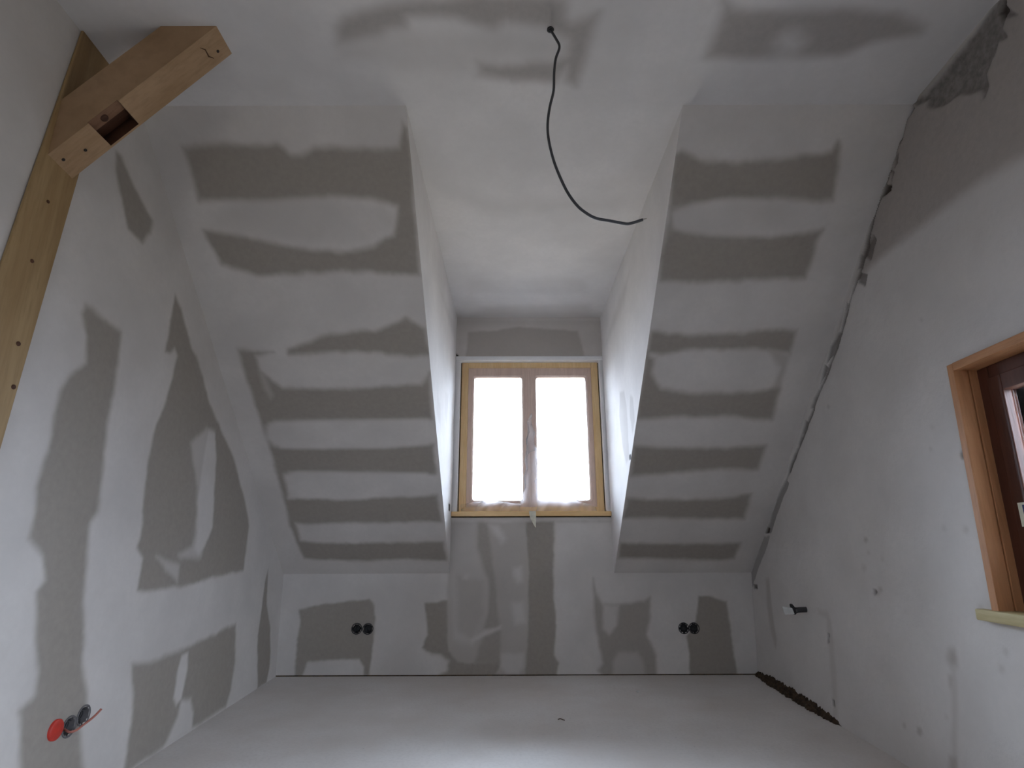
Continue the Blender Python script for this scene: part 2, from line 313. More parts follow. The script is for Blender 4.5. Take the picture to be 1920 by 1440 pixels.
def wood_mat(name, light, dark, axis='Z', rough=.6, scale=1.0, spec=.3):
    m, nt, b = new_mat(name)
    s = {'X': (1.2, 14, 14), 'Y': (14, 1.2, 14), 'Z': (14, 14, 1.2), 'XZ': (3, 14, 3)}[axis]
    co = obco(nt, tuple(x*scale for x in s)); g = noise(nt, co, 1.6, 6, .6)
    g2 = noise(nt, obco(nt, tuple(x*scale*4 for x in s)), 2.2, 3)
    c = mix(nt, rng(nt, g, .32, .68, 0, 1), light, dark)
    c = mix(nt, rng(nt, g2, .45, .75, 0, .45), c, tuple(x*.75 for x in dark))
    kn = nd(nt, 'ShaderNodeTexVoronoi'); kn.inputs['Scale'].default_value = 5; nt.links.new(obco(nt), kn.inputs['Vector'])
    c = mix(nt, rng(nt, kn.outputs['Distance'], .03, .09, .55, 0), c, tuple(x*.45 for x in dark))
    nt.links.new(c, b.inputs['Base Color']); b.inputs['Roughness'].default_value = rough; b.inputs['Specular IOR Level'].default_value = spec
    bump(nt, b, g2, .15, .002)
    return m
def plain(name, col, rough=.5, metal=0, var=.12, spec=.5):
    m, nt, b = new_mat(name)
    n = noise(nt, obco(nt), 40, 3)
    nt.links.new(mix(nt, rng(nt, n, .3, .7, 0, 1), tuple(x*(1-var) for x in col), tuple(x*(1+var) for x in col)), b.inputs['Base Color'])
    b.inputs['Roughness'].default_value = rough; b.inputs['Metallic'].default_value = metal; b.inputs['Specular IOR Level'].default_value = spec
    return m
M_post = wood_mat('planed_spruce_upright', (.44, .30, .15), (.34, .21, .095), 'Z', scale=.8)
M_brace = wood_mat('planed_spruce_brace', (.46, .30, .175), (.36, .22, .115), 'XZ', scale=.8)
M_cutwood = wood_mat('brown_broken_wood', (.30, .17, .10), (.20, .10, .055), 'XZ')
M_oldwood = wood_mat('stained_cut_wood', (.13, .055, .028), (.055, .022, .012), 'XZ')
M_frame = wood_mat('yellow_varnished_pine', (.80, .58, .32), (.70, .46, .22), 'Z')
M_sash = wood_mat('pale_pink_wood', (.72, .55, .46), (.64, .47, .39), 'Z')
M_sill = wood_mat('orange_pine_board', (.90, .64, .34), (.82, .53, .24), 'X')
M_lining = wood_mat('orange_brown_pine', (.60, .30, .145), (.44, .20, .085), 'Z', rough=.5)
M_lining_y = wood_mat('orange_brown_pine_head', (.60, .30, .145), (.44, .20, .085), 'Y', rough=.5)
M_dark_frame = wood_mat('dark_red_brown_stain', (.12, .045, .028), (.07, .025, .016), 'Z', rough=.4)
M_sill2 = wood_mat('yellowish_sill_pine', (.58, .50, .28), (.45, .36, .18), 'Y')
M_box = plain('grey_black_box_plastic', (.05, .047, .047), .7)
M_box2 = plain('dusty_grey_box_plastic', (.14, .13, .13), .8)
M_white = plaster_mat('white_filler_strip', (.88, .86, .85), (.6, .6, .6), rough_bump=.05, mottled=.02)
M_black = plain('black_plastic', (.018, .017, .018), .5)
M_greyplastic = plain('dark_grey_plastic', (.045, .043, .045), .6)
M_cable = plain('dark_grey_cable_sheath', (.05, .05, .055), .45)
M_foam = plain('brown_fibre_gap', (.075, .045, .02), .95, var=.5)
M_soil = plain('brown_rubble', (.06, .036, .02), .95, var=.6)
M_pale = plain('pale_grey_plastic', (.62, .61, .58), .5)
M_red = plain('red_plastic', (.55, .035, .02), .45)
M_copper = plain('salmon_wire_insulation', (.42, .15, .11), .5)
M_screw = plain('dark_screw_head', (.04, .03, .025), .5, metal=.5)
M_tape = plain('cream_masking_tape', (.66, .62, .50), .7)
M_crumb = plain('white_plaster_crumb', (.62, .61, .60), .9)
M_steel = plain('hinge_steel', (.45, .43, .40), .4, metal=.8)
M_navy = plain('navy_label_print', (.02, .03, .14), .4)
M_label = plain('white_yellow_label', (.88, .90, .74), .4)
def glass_mat():
    m = bpy.data.materials.new('window_glass'); m.use_nodes = True; nt = m.node_tree; nt.nodes.clear()
    o = nd(nt, 'ShaderNodeOutputMaterial'); t = nd(nt, 'ShaderNodeBsdfTransparent'); g = nd(nt, 'ShaderNodeBsdfGlossy'); x = nd(nt, 'ShaderNodeMixShader')
    t.inputs[0].default_value = (.95, .97, .97, 1); g.inputs['Roughness'].default_value = .02
    fr = nd(nt, 'ShaderNodeFresnel'); fr.inputs[0].default_value = 1.45
    nt.links.new(fr.outputs[0], x.inputs[0]); nt.links.new(t.outputs[0], x.inputs[1]); nt.links.new(g.outputs[0], x.inputs[2]); nt.links.new(x.outputs[0], o.inputs[0])
    return m
M_glass = glass_mat()
def film_mat():
    m = bpy.data.materials.new('clear_plastic_film'); m.use_nodes = True; nt = m.node_tree; nt.nodes.clear()
    o = nd(nt, 'ShaderNodeOutputMaterial'); t = nd(nt, 'ShaderNodeBsdfTransparent'); g = nd(nt, 'ShaderNodeBsdfGlossy'); x = nd(nt, 'ShaderNodeMixShader')
    d = nd(nt, 'ShaderNodeBsdfTranslucent'); x2 = nd(nt, 'ShaderNodeMixShader'); d.inputs[0].default_value = (.85, .83, .86, 1)
    t.inputs[0].default_value = (.97, .97, .97, 1); g.inputs['Roughness'].default_value = .28
    n = noise(nt, obco(nt), 4, 1)
    nt.links.new(rng(nt, n, .4, .65, .22, .42), x2.inputs[0]); nt.links.new(t.outputs[0], x2.inputs[1]); nt.links.new(d.outputs[0], x2.inputs[2])
    lw = nd(nt, 'ShaderNodeLayerWeight'); lw.inputs[0].default_value = .35
    nt.links.new(rng(nt, lw.outputs['Fresnel'], 0, 1, .03, .28), x.inputs[0]); nt.links.new(x2.outputs[0], x.inputs[1]); nt.links.new(g.outputs[0], x.inputs[2])
    nt.links.new(x.outputs[0], o.inputs[0]); return m
M_film = film_mat()

# ---------------- plaster surfaces: dense grids carrying the filler pattern ----------------
rg = np.random.RandomState(7)
def vnoise(a, b, cell, seed):
    r = np.random.RandomState(seed).rand(257, 257)
    u = a/cell; v = b/cell; i = np.floor(u).astype(int); j = np.floor(v).astype(int)
    fu = u-i; fv = v-j; fu = fu*fu*(3-2*fu); fv = fv*fv*(3-2*fv); i %= 256; j %= 256
    return (r[i, j]*(1-fu)*(1-fv) + r[i+1, j]*fu*(1-fv) + r[i, j+1]*(1-fu)*fv + r[i+1, j+1]*fu*fv)*2-1
def signed(px, py, poly):
    n = len(poly); d = np.full(px.shape, 1e9); ins = np.zeros(px.shape, bool)
    for k in range(n):
        ax, ay = poly[k]; bx, by = poly[(k+1) % n]
        ex, ey = bx-ax, by-ay; L = ex*ex+ey*ey+1e-12
        t = np.clip(((px-ax)*ex+(py-ay)*ey)/L, 0, 1)
        d = np.minimum(d, np.hypot(px-ax-t*ex, py-ay-t*ey))
        c = (ay > py) != (by > py)
        ins ^= c & (px < (bx-ax)*(py-ay)/(by-ay+1e-12)+ax)
    return np.where(ins, d, -d)
def coords(a, b, step, snaps=(), fine=None):
    s = sorted(set([a, b] + [x for x in snaps if a < x < b])); out = []
    for p, q in zip(s, s[1:]):
        st = step if not fine or not (q <= fine[0]+1e-6 or p >= fine[1]-1e-6) else .08
        n = max(1, int(round((q-p)/st))); out += list(np.linspace(p, q, n, endpoint=False))
    return np.array(out+[b])
def surface(name, key, A, B, fn, mat, keep=None, chan_axes=None, relief=None, label=None, parent=None):
    U, V = np.meshgrid(A, B, indexing='ij'); u = U.ravel(); v = V.ravel()
    ch = {'board': np.zeros(u.size), 'dark': np.zeros(u.size), 'cement': np.zeros(u.size)}
    w1 = vnoise(u, v, .055, 1)*.0045 + vnoise(u, v, .018, 2)*.0022 + vnoise(u+9, v+4, .15, 3)*.003
    for pk in (key if isinstance(key, (list, tuple)) else [key]):
        for (c, val, soft, pts) in PATCHES.get(pk, []):
            P = [(x/1000, y/1000) for x, y in pts]; xs = [p[0] for p in P]; ys = [p[1] for p in P]
            m = (u > min(xs)-.06) & (u < max(xs)+.06) & (v > min(ys)-.06) & (v < max(ys)+.06)
            if not m.any(): continue
            small = min(1, min(max(xs)-min(xs), max(ys)-min(ys))/.08)
            s = signed(u[m], v[m], P) + w1[m]*small
            soft = soft*(1.7 if c == 'board' else 1.2); t = np.clip(s/soft*.5+.5, 0, 1); t = t*t*(3-2*t)
            ch[c][m] = ch[c][m]*(1-t) + val*t
    X, Y, Z = fn(u, v, ch)
    nu, nv = len(A), len(B)
    I = np.arange(nu*nv).reshape(nu, nv)
    q = np.stack([I[:-1, :-1], I[1:, :-1], I[1:, 1:], I[:-1, 1:]], -1).reshape(-1, 4)
    if keep is not None:
        cu = (u[q[:, 0]]+u[q[:, 2]])/2; cv = (v[q[:, 0]]+v[q[:, 2]])/2; q = q[keep(cu, cv)]
    me = bpy.data.meshes.new(name); me.vertices.add(nu*nv)
    me.vertices.foreach_set('co', np.stack([X, Y, Z], -1).astype(np.float32).ravel())
    me.loops.add(q.size); me.loops.foreach_set('vertex_index', q.astype(np.int32).ravel())
    me.polygons.add(len(q)); me.polygons.foreach_set('loop_start', np.arange(0, q.size, 4, dtype=np.int32))
    me.update(calc_edges=True)
    me.polygons.foreach_set('use_smooth', np.ones(len(q), bool))
    for c, a in ch.items():
        if a.any(): me.attributes.new(c, 'FLOAT', 'POINT').data.foreach_set('value', a.astype(np.float32))
    bm = bmesh.new(); bm.from_mesh(me); loose = [x for x in bm.verts if not x.link_faces]
    if loose: bmesh.ops.delete(bm, geom=loose, context='VERTS')
    bm.to_mesh(me); bm.free()
    o = link(name, me, mat, parent); o['kind'] = 'structure'
    if label: o['label'] = label
    return o
G = .0075
WAVE = lambda u, v, amp: vnoise(u, v, .22, 11)*amp
# sockets on far wall and left wall: (along, z) centres
FW_BOX = [(-.996, .275), (-.924, .274), (1.106, .271), (1.172, .271)]
LW_BOX = [(1.917, .247), (1.977, .262)]
def away(cu, cv, cs, r):
    m = np.ones(cu.shape, bool)
    for a, b in cs: m &= np.hypot(cu-a, cv-b) > r
    return m
# far knee wall with the dormer front standing on it
WZ0, WZ1 = .966, 2.130
def fw_keep(x, z):
    inner = (x > XCL) & (x < XCR)
    hole = inner & (z > WZ0) & (z < WZ1)
    return ((z < ZK) | inner) & ~hole & away(x, z, FW_BOX, .028)
surface('wall_far', 'FW', coords(-1.62, 1.70, G, (XCL, XCR)), coords(.007, ZC, G, (ZK, WZ0, WZ1)),
        lambda x, z, c: (x, D + c['board']*.0008 + WAVE(x, z, .0008)*((z > .62)*(z < .95)), z), M_plaster, fw_keep,
        label='low far knee wall of gypsum board with streaky filler and the dormer front above it')
def sl(side):
    a, b = ((-1.64, XCL), (XCR, 1.76))[side]
    surface(('wall_slope_left', 'wall_slope_right')[side], 'SL', coords(a, b, G), coords(DS, D, G*.72),
        lambda x, y, c: (x, y + c['board']*.0006, ZC + MS*(y-DS) + c['board']*.0006), M_plaster,
        label='%s sloping roof side with horizontal stripes of grey board and pale filler' % ('left', 'right')[side])
sl(0); sl(1)
CEY = coords(YB, D, .0085, (.95, DS), fine=(.95, D))
surface('ceiling', 'CE', coords(-1.64, 1.73, .0085, (XCL-.02, XCR+.02)), CEY,
        lambda x, y, c: (x, y, ZC + c['board']*.0008 + WAVE(x, y, .0012)*(y < DS)), M_dormer, lambda x, y: (y < DS) | ((x > XCL-.02) & (x < XCR+.02)),
        label='flat filled ceiling running on into the dormer')
def cheek(side):
    x0 = (XCL, XCR)[side]; key = ('CL', 'CR')[side]
    S = np.linspace(0, 1, 150); Zs = coords(ZK, ZC, G)
    # grid runs from the slope edge to the dormer front; channels are looked up in (y, z)
    U, V = np.meshgrid(S, Zs, indexing='ij'); s = U.ravel(); z = V.ravel()
    ye = DS + (z-ZC)/MS; y = ye + s*(D-ye)
    ch = {'board': np.zeros(y.size), 'dark': np.zeros(y.size)}
    w1 = vnoise(y, z, .055, 5)*.006
    for (c, val, soft, pts) in PATCHES.get(key, []):
        P = [(a/1000, b/1000) for a, b in pts]; t = np.clip((signed(y, z, P)+w1*(soft > .005))/soft*.5+.5, 0, 1)
        ch[c] = ch[c]*(1-t)+val*t
    nu, nv = len(S), len(Zs); I = np.arange(nu*nv).reshape(nu, nv)
    q = np.stack([I[:-1, :-1], I[1:, :-1], I[1:, 1:], I[:-1, 1:]], -1).reshape(-1, 4)
    me = bpy.data.meshes.new('cheek'); me.from_pydata(np.stack([x0+0*y, y, z], -1).tolist(), [], q.tolist()); me.update()
    for c, a in ch.items(): me.attributes.new(c, 'FLOAT', 'POINT').data.foreach_set('value', a.astype(np.float32))
    o = link(('wall_cheek_left', 'wall_cheek_right')[side], me, M_dormer, None, True); o['kind'] = 'structure'
    o['label'] = 'white triangular %s cheek of the dormer' % ('left', 'right')[side]
cheek(0); cheek(1)
# left wall, plastered board
surface('wall_left', 'LW', coords(YB, D+.06, G, (.95,), fine=(.95, 4)), coords(0, 2.47, G),
        lambda y, z, c: (lw_x(y, z) - c['board']*.0008 + WAVE(y, z, .0008), y, z), M_plaster,
        lambda y, z: away(y, z, LW_BOX, .026), label='tall left wall of gypsum board with filled joints')
# right gable wall, rough masonry, with window opening
RY0, RY1, RZ0, RZ1 = .80, 1.742, .590, 1.370
def rw_fn(y, z, c):
    x = rw_x(y, z) + vnoise(y, z, .30, 21)*.0035 + vnoise(y, z, .08, 22)*.0014 + c['board']*.003 + c['cement']*.010 + c['dark']*.016
    return x, y, z
surface('wall_right', 'RW', coords(YB, D+.06, .0068, (.95, RY0, RY1), fine=(.95, 4)), coords(0, 2.47, .0068, (RZ0, RZ1)),
        rw_fn, M_rough, lambda y, z: ~((y > RY0) & (y < RY1) & (z > RZ0) & (z < RZ1)),
        label='rough plastered masonry gable wall on the right with cracks along the slope')
surface('floor', 'FL', coords(-1.7, 1.8, .05), coords(YB, D+.05, .05), lambda x, y, c: (x, y, 0*x + WAVE(x, y, .0006)), M_floor,
        label='dusty pale grey screed floor')
BX0, BX1, BZ0, BZ1 = -.75, -.10, 1.15, 1.85
surface('wall_back', 'BK', coords(-1.7, 1.8, .1, (BX0, BX1)), coords(0, ZC+.02, .1, (BZ0, BZ1)), lambda x, z, c: (x, 0*x+YB+.02, z), M_plaster,
        lambda x, z: ~((x > BX0) & (x < BX1) & (z > BZ0) & (z < BZ1)), label='plain filled wall behind the viewer')

# added unseen box blocking light leaks, tight to the back of the window frames
def outer():
    v = []; f = []
    def q(*p): k = len(v); v.extend(p); f.append((k, k+1, k+2, k+3))
    x0, x1, y0, y1, z0, z1 = -1.95, 2.0, YB-.15, 3.871, -.15, 2.75
    def holed(a0, a1, b0, b1, A0, A1, B0, B1, P):
        for (p, r, s, t) in ((A0, a0, B0, B1), (a1, A1, B0, B1), (a0, a1, B0, b0), (a0, a1, b1, B1)):
            q(P(p, s), P(r, s), P(r, t), P(p, t))
    q((x0, y0, z0), (x1, y0, z0), (x1, y1, z0), (x0, y1, z0)); q((x0, y0, z1), (x1, y0, z1), (x1, y1, z1), (x0, y1, z1))
    holed(BX0, BX1, BZ0, BZ1, x0, x1, z0, z1, lambda a, b: (a, y0, b))
    q((x0, y0, z0), (x0, y1, z0), (x0, y1, z1), (x0, y0, z1))
    holed(-.37, .649, .995, 2.10, x0, x1, z0, z1, lambda a, b: (a, y1, b))
    holed(.80, 1.742, .594, 1.37, y0, y1, z0, z1, lambda a, b: (rw_x(a, b)+.131, a, b))
    tag(pydata('light_leak_box', v, f, M_outer), kind='structure', label='added unseen box that stops light leaks')
M_outer = plain('grey_leak_box', (.4, .4, .39), .9)
outer()

# ---------------- small trim round the room ----------------
tag(box('trim_1', -1.6, 1.6, D+.004, D+.03, -.01, .012, M_foam, bevel=0), kind='structure', label='dark gap strip under the far wall')
tag(box('trim_2', XCL-.02, -.373, 3.763, 3.87, .99, 2.14, M_white), kind='structure', label='white plaster strip left of dormer window')
tag(box('trim_3', .651, XCR+.02, 3.763, 3.87, .99, 2.14, M_white), kind='structure', label='white plaster strip right of dormer window')
tag(box('trim_4', XCL-.02, XCR+.02, 3.757, 3.87, 2.100, 2.16, M_white), kind='structure', label='white plaster strip over the dormer window')

# ---------------- dormer window ----------------
w1 = empty('window_1', (.14, 3.80, 1.005)); tag(w1, 'two-leaf pine dormer window glowing white in the far wall', kind='structure')
FX0, FX1, FZ0, FZ1 = -.366, .645, 1.004, 2.094
def bar(name, x0, x1, z0, z1, y0, y1, mat, parent, bevel=.004): return box(name, x0, x1, y0, y1, z0, z1, mat, parent, bevel)
for a in ((FX0, FX0+.05, FZ0, FZ1), (FX1-.05, FX1, FZ0, FZ1), (FX0+.05, FX1-.05, FZ1-.04, FZ1), (FX0+.05, FX1-.05, FZ0, FZ0+.035)):
    bar('frame_member', *a, 3.797, 3.875, M_frame, w1)
for i, (sx0, sx1, gx0, gx1) in enumerate(((-.330, .131, -.274, .080), (.133, .611, .186, .553))):
    gz0, gz1 = 1.086, 1.986; sz0, sz1 = 1.030, 2.076; R = .018
    # one mitred leaf with a rounded glass opening
    bm = bmesh.new(); n = 6
    def loop(x0, x1, z0, z1, r, y):
        out = []
        for cx, cz, a0 in ((x1-r, z1-r, 0), (x0+r, z1-r, 90), (x0+r, z0+r, 180), (x1-r, z0+r, 270)):
            for k in range(n+1):
                a = math.radians(a0+90*k/n); out.append(bm.verts.new((cx+r*math.cos(a), y, cz+r*math.sin(a))))
        return out
    L = [loop(sx0, sx1, sz0, sz1, .003, 3.86), loop(sx0, sx1, sz0, sz1, .003, 3.815), loop(sx0+.005, sx1-.005, sz0+.005, sz1-.005, .003, 3.808),
         loop(gx0-.010, gx1+.010, gz0-.010, gz1+.010, R, 3.808), loop(gx0, gx1, gz0, gz1, R, 3.820), loop(gx0, gx1, gz0, gz1, R, 3.86)]
    for a, b in zip(L, L[1:]+L[:1]):
        for k in range(len(a)): bm.faces.new((a[k], a[(k+1) % len(a)], b[(k+1) % len(a)], b[k]))
    bmesh.ops.recalc_face_normals(bm, faces=bm.faces)
    me = bpy.data.meshes.new('leaf'); bm.to_mesh(me); bm.free()
    me.materials.append(M_sash); s2 = bpy.data.objects.new('sash', me); C.objects.link(s2); s2.parent = w1; s2.matrix_parent_inverse = Matrix.Translation(w1.location).inverted()
    box('pane', gx0-.005, gx1+.005, 3.838, 3.842, gz0-.005, gz1+.005, M_glass, s2, 0)
bar('astragal', .123, .141, 1.035, 2.058, 3.803, 3.812, M_sash, w1)
bar('gap_foam', FX0-.012, FX0+.004, FZ0, FZ1, 3.806, 3.87, M_foam, w1, 0)
bar('gap_foam', FX1-.004, FX1+.012, FZ0, FZ1, 3.806, 3.87, M_foam, w1, 0)
# timber sill board in front, with its dark underside gap
sb = box('window_sill', XCL+.001, XCR-.001, 3.722, 3.87, .974, 1.005, M_sill, None, .003)
tag(sb, 'orange pine sill board under the dormer window', 'window sill')
tag(box('trim_5', XCL-.02, XCR+.02, 3.768, 3.87, .93, .9735, M_foam, bevel=0), kind='structure', label='dark gap under the dormer sill board')

# clear film hanging in folds over the foot of the window
def film():
    nx, nz = 180, 50; v = []; f = []
    for i in range(nx+1):
        u = i/nx; x = -.345 + u*.93
        top = 1.055 + .02*math.sin(u*9) + .035*u + .50*math.exp(-((x-.13)/.035)**2)*1.0 + .30*math.exp(-((x-.175)/.05)**2) + .05*math.exp(-((x-.30)/.06)**2)
        if u > .75: top -= (u-.75)*.25
        for j in range(nz+1):
            t = j/nz; z = 1.008 + (top-1.008)*t
            q = (x*1.3-z*.75)*26; y = 3.776 + .010*math.sin(q)*(.3+.7*t) + .006*abs(math.sin(q*.9+x*9+1))**3 + .0015*math.sin(x*60+z*30) - .02*(1-t)
            v.append((x + .010*math.sin(z*47+u*7)*t, min(y, 3.794), z))
    for i in range(nx):
        for j in range(nz): a = i*(nz+1)+j; f.append((a, a+1, a+nz+2, a+nz+1))
    o = pydata('plastic_sheet', v, f, M_film, None, True)
    tag(o, 'crumpled clear plastic film draped over the foot of the dormer window', 'plastic sheet')
film()
# flap of masking tape over the sill edge
v = []; f = []
prof = [(.119, 3.745, 1.0065), (.119, 3.722-.003, 1.006), (.121, 3.7185, .985), (.128, 3.7175, .955), (.145, 3.715, .925), (.158, 3.712, .902)]
for x, y, z in prof: v += [(x, y, z), (.166 if z > .93 else .164, y+.001, z - (.004 if z < .95 else 0))]
for i in range(len(prof)-1): f.append((2*i, 2*i+1, 2*i+3, 2*i+2))
tp = pydata('masking_tape', v, f, M_tape); md = tp.modifiers.new('thickness', 'SOLIDIFY'); md.thickness = .0008
tag(tp, 'torn pointed flap of cream tape hanging from the dormer sill', 'tape')

# ---------------- right window ----------------
w2 = empty('window_2', (1.5, 1.28, .594)); tag(w2, 'timber-lined window in the right masonry wall, cut by the picture edge', kind='structure')
def shx(y, z): return rw_x(y, z)
def rbox(name, dx0, dx1, y0, y1, z0, z1, mat, parent=w2, bevel=.002):
    v = [(shx(y, z)+dx, y, z) for dx in (dx0, dx1) for y in (y0, y1) for z in (z0, z1)]
    return pydata(name, v, BF, mat, parent, bevel=bevel)
J = .024
rbox('casing_board', -.014, .034, RY1-J, RY1+.003, RZ0, RZ1+.002, M_lining)
rbox('jamb_board', .0365, .130, RY1-J-.003, RY1+.003, RZ0, RZ1, M_lining)
rbox('casing_board', -.014, .034, RY0-.003, RY0+J, RZ0, RZ1+.002, M_lining)
rbox('jamb_board', .0365, .130, RY0-.003, RY0+J+.003, RZ0, RZ1, M_lining)
rbox('head_board', -.014, .130, RY0+J, RY1-J, RZ1-J, RZ1+.003, M_lining_y)
sl2 = rbox('sill_board', -.030, .130, RY0-.05, RY1+.050, .562, .594, M_sill2, bevel=.004)
FO = .062  # frame set back from the wall face
fy0, fy1, fz0, fz1 = RY0+J, RY1-J, .594, RZ1-J
for a in ((fy1-.045, fy1, fz0, fz1), (fy0, fy0+.045, fz0, fz1), (fy0+.045, fy1-.045, fz1-.045, fz1), (fy0+.045, fy1-.045, fz0, fz0+.05)):
    rbox('frame_member', FO, FO+.065, *a, M_dark_frame, bevel=.004)
ym = (fy0+fy1)/2
for y0, y1 in ((ym+.002, fy1-.040), (fy0+.040, ym-.002)):
    z0, z1 = fz0+.045, fz1-.040; q = .052
    s = rbox('sash', FO-.004, FO+.045, y1-q, y1, z0, z1, M_dark_frame, bevel=.003)
    def sub(nm, *a, m=M_dark_frame, bev=.003):
        return rbox(nm, *a, m, s, bev)
    sub('stile', FO-.004, FO+.045, y0, y0+q, z0, z1)
    sub('rail', FO-.004, FO+.045, y0+q, y1-q, z1-q, z1); sub('rail', FO-.004, FO+.045, y0+q, y1-q, z0, z0+q)
    sub('pane', FO+.018, FO+.022, y0+q-.004, y1-q+.004, z0+q-.004, z1-q+.004, m=M_glass, bev=0)
lb = rbox('glass_label', FO-.0055, FO-.0045, fy1-.112, fy1-.060, .835, .905, M_label, None, 0)
tag(lb, 'small white and yellow label with navy centre stuck on the right window', 'label')
lp = rbox('printed_field', FO-.0062, FO-.0056, fy1-.108, fy1-.076, .842, .898, M_navy, lb, 0)

# ---------------- window added behind the viewer for soft fill light ----------------
w3 = empty('fill_window', ((BX0+BX1)/2, YB, BZ0)); tag(w3, 'unseen timber window added behind the viewer for fill light', kind='structure')
for a in ((BX0-.002, BX0+.06, BZ0-.002, BZ1+.002), (BX1-.06, BX1+.002, BZ0-.002, BZ1+.002), (BX0+.06, BX1-.06, BZ1-.06, BZ1+.002), (BX0+.06, BX1-.06, BZ0-.002, BZ0+.06)):
    box('frame_member', *a[:2], YB-.15, YB+.03, *a[2:], M_frame, w3, .003)
box('mullion', (BX0+BX1)/2-.05, (BX0+BX1)/2+.05, YB-.12, YB-.04, BZ0+.06, BZ1-.06, M_sash, w3, .003)
for a, c in ((BX0+.06, (BX0+BX1)/2-.05), ((BX0+BX1)/2+.05, BX1-.06)):
    box('pane', a, c, YB-.09, YB-.086, BZ0+.06, BZ1-.06, M_glass, w3, 0)

# ---------------- timber upright and brace ----------------
tf = empty('timber_post', (lw_x(1.4, 0), 1.41, 0)); tag(tf, 'pale planed timber upright set flush in the left wall, rising to the ceiling', 'post')
def post():
    v = []
    for z in (0.0, 2.47):
        y0 = 1.300 + .075*(z-1.4); y1 = 1.447 + .055*(z-1.2)
        for y in (y0, y1):
            for dx in (.001, .010): v.append((lw_x(y, z)+dx, y, z))
    f = [(0, 1, 3, 2), (4, 6, 7, 5), (0, 4, 5, 1), (2, 3, 7, 6), (0, 2, 6, 4), (1, 5, 7, 3)]
    pydata('shaft', v, f, M_post, tf, bevel=.003)
post()
def knot(parent, p, nrm, r=.006, mat=M_screw, name='screw'):
    lathe(name, [(r, -.002), (r, .0012), (r*.7, .002), (.0002, .0012)], p, nrm, mat, parent, 14)
for y, z, r in ((1.395, 1.585, .006), (1.40, 1.79, .0055), (1.415, 1.335, .007), (1.360, 1.262, .0065), (1.366, 1.235, .005), (1.432, 1.213, .007)):
    knot(tf, (lw_x(y, z)+.010, y, z), (1, 0, 0), r, M_oldwood, 'knot')
br = empty('timber_brace', (-1.431, 1.415, 1.902)); tag(br, 'slanting pale timber brace from the left upright to the ceiling, with a dark notch', 'brace')
def brace():
    o = Vector((-1.431, 0, 1.902)); d = Vector((.648, 0, .762)).normalized(); n = Vector((-d.z, 0, d.x))   # n points up-left
    T = .140; s1, s2 = .188, .302; y0, y1, yp = 1.362, 1.466, 1.459; dep = .045; d0 = .006; d1 = .014
    P = lambda s, t, y: tuple((o + d*(s(t) if callable(s) else s) + n*t) + Vector((0, y, 0)))
    # the body: underside row with a pocket cut in from below and from the near face
    st = lambda t: t*.762/.648 - .004
    en = lambda t: (ZC+.004-1.902-.648*t)/.762
    S = [lambda t: st(t), lambda t: s1, lambda t: s2, lambda t: en(t)]
    v = []; f = []; fm = []
    def quad(a, b, c, e, m=0):
        k = len(v); v.extend([a, b, c, e]); f.append((k, k+1, k+2, k+3)); fm.append(m)
    for i in range(3):
        a, b = S[i], S[i+1]
        if i != 1:
            quad(P(a, 0, y0), P(b, 0, y0), P(b, 0, yp), P(a, 0, yp))
            quad(P(a, 0, y0), P(b, 0, y0), P(b, dep, y0), P(a, dep, y0))
        else:
            ymid = y0 + .042
            quad(P(a, d0, y0), P(b, d0, y0), P(b, d1, ymid), P(a, d1, ymid), 2)
            quad(P(a, d1, ymid), P(b, d1, ymid), P(b, dep, yp), P(a, dep, yp), 1)
            for s in (a, b):
                quad(P(s, 0, y0), P(s, d0, y0), P(s, d1, ymid), P(s, 0, ymid), 2); quad(P(s, 0, ymid), P(s, d1, ymid), P(s, dep, yp), P(s, 0, yp), 1)
            quad(P(a, d0, y0), P(b, d0, y0), P(b, dep, y0), P(a, dep, y0))
            quad(P(a, 0, yp), P(b, 0, yp), P(b, dep, yp), P(a, dep, yp), 1)
        quad(P(a, 0, yp), P(b, 0, yp), P(b, 0, y1), P(a, 0, y1))
        quad(P(a, dep, y0), P(b, dep, y0), P(b, T, y0), P(a, T, y0))
        quad(P(a, T, y0), P(b, T, y0), P(b, T, y1), P(a, T, y1))
        quad(P(a, 0, y1), P(b, 0, y1), P(b, T, y1), P(a, T, y1))
    for s in (S[0], S[-1]): quad(P(s, 0, y0), P(s, T, y0), P(s, T, y1), P(s, 0, y1))
    me = bpy.data.meshes.new('brace_body'); me.from_pydata(v, [], f); me.materials.append(M_brace); me.materials.append(M_oldwood); me.materials.append(M_cutwood)
    me.polygons.foreach_set('material_index', fm); me.update()
    bm = bmesh.new(); bm.from_mesh(me); bmesh.ops.remove_doubles(bm, verts=bm.verts, dist=1e-5); bmesh.ops.recalc_face_normals(bm, faces=bm.faces); bm.to_mesh(me); bm.free()
    ob = link('brace_body', me, None, br)
    for s, y, r, m, nm in ((.055, 1.402, .005, M_screw, 'screw'), (.122, 1.420, .005, M_screw, 'screw'), (.665, 1.43, .005, M_screw, 'screw')):
        knot(br, P(s, 0, y), tuple(-n), r, m, nm)
    # drying crack near the top
    c = [P(.618, -.0008, 1.385), P(.630, -.0008, 1.40), P(.628, -.0008, 1.425), P(.640, -.0008, 1.44)]
    tube('crack', c, [.0006, .0018, .0022, .0006], M_oldwood, br, 6)
    # knot on the pocket floor
    knot(br, P(.235, .0095, 1.385), tuple(-n), .012, M_oldwood, 'knot')
brace()

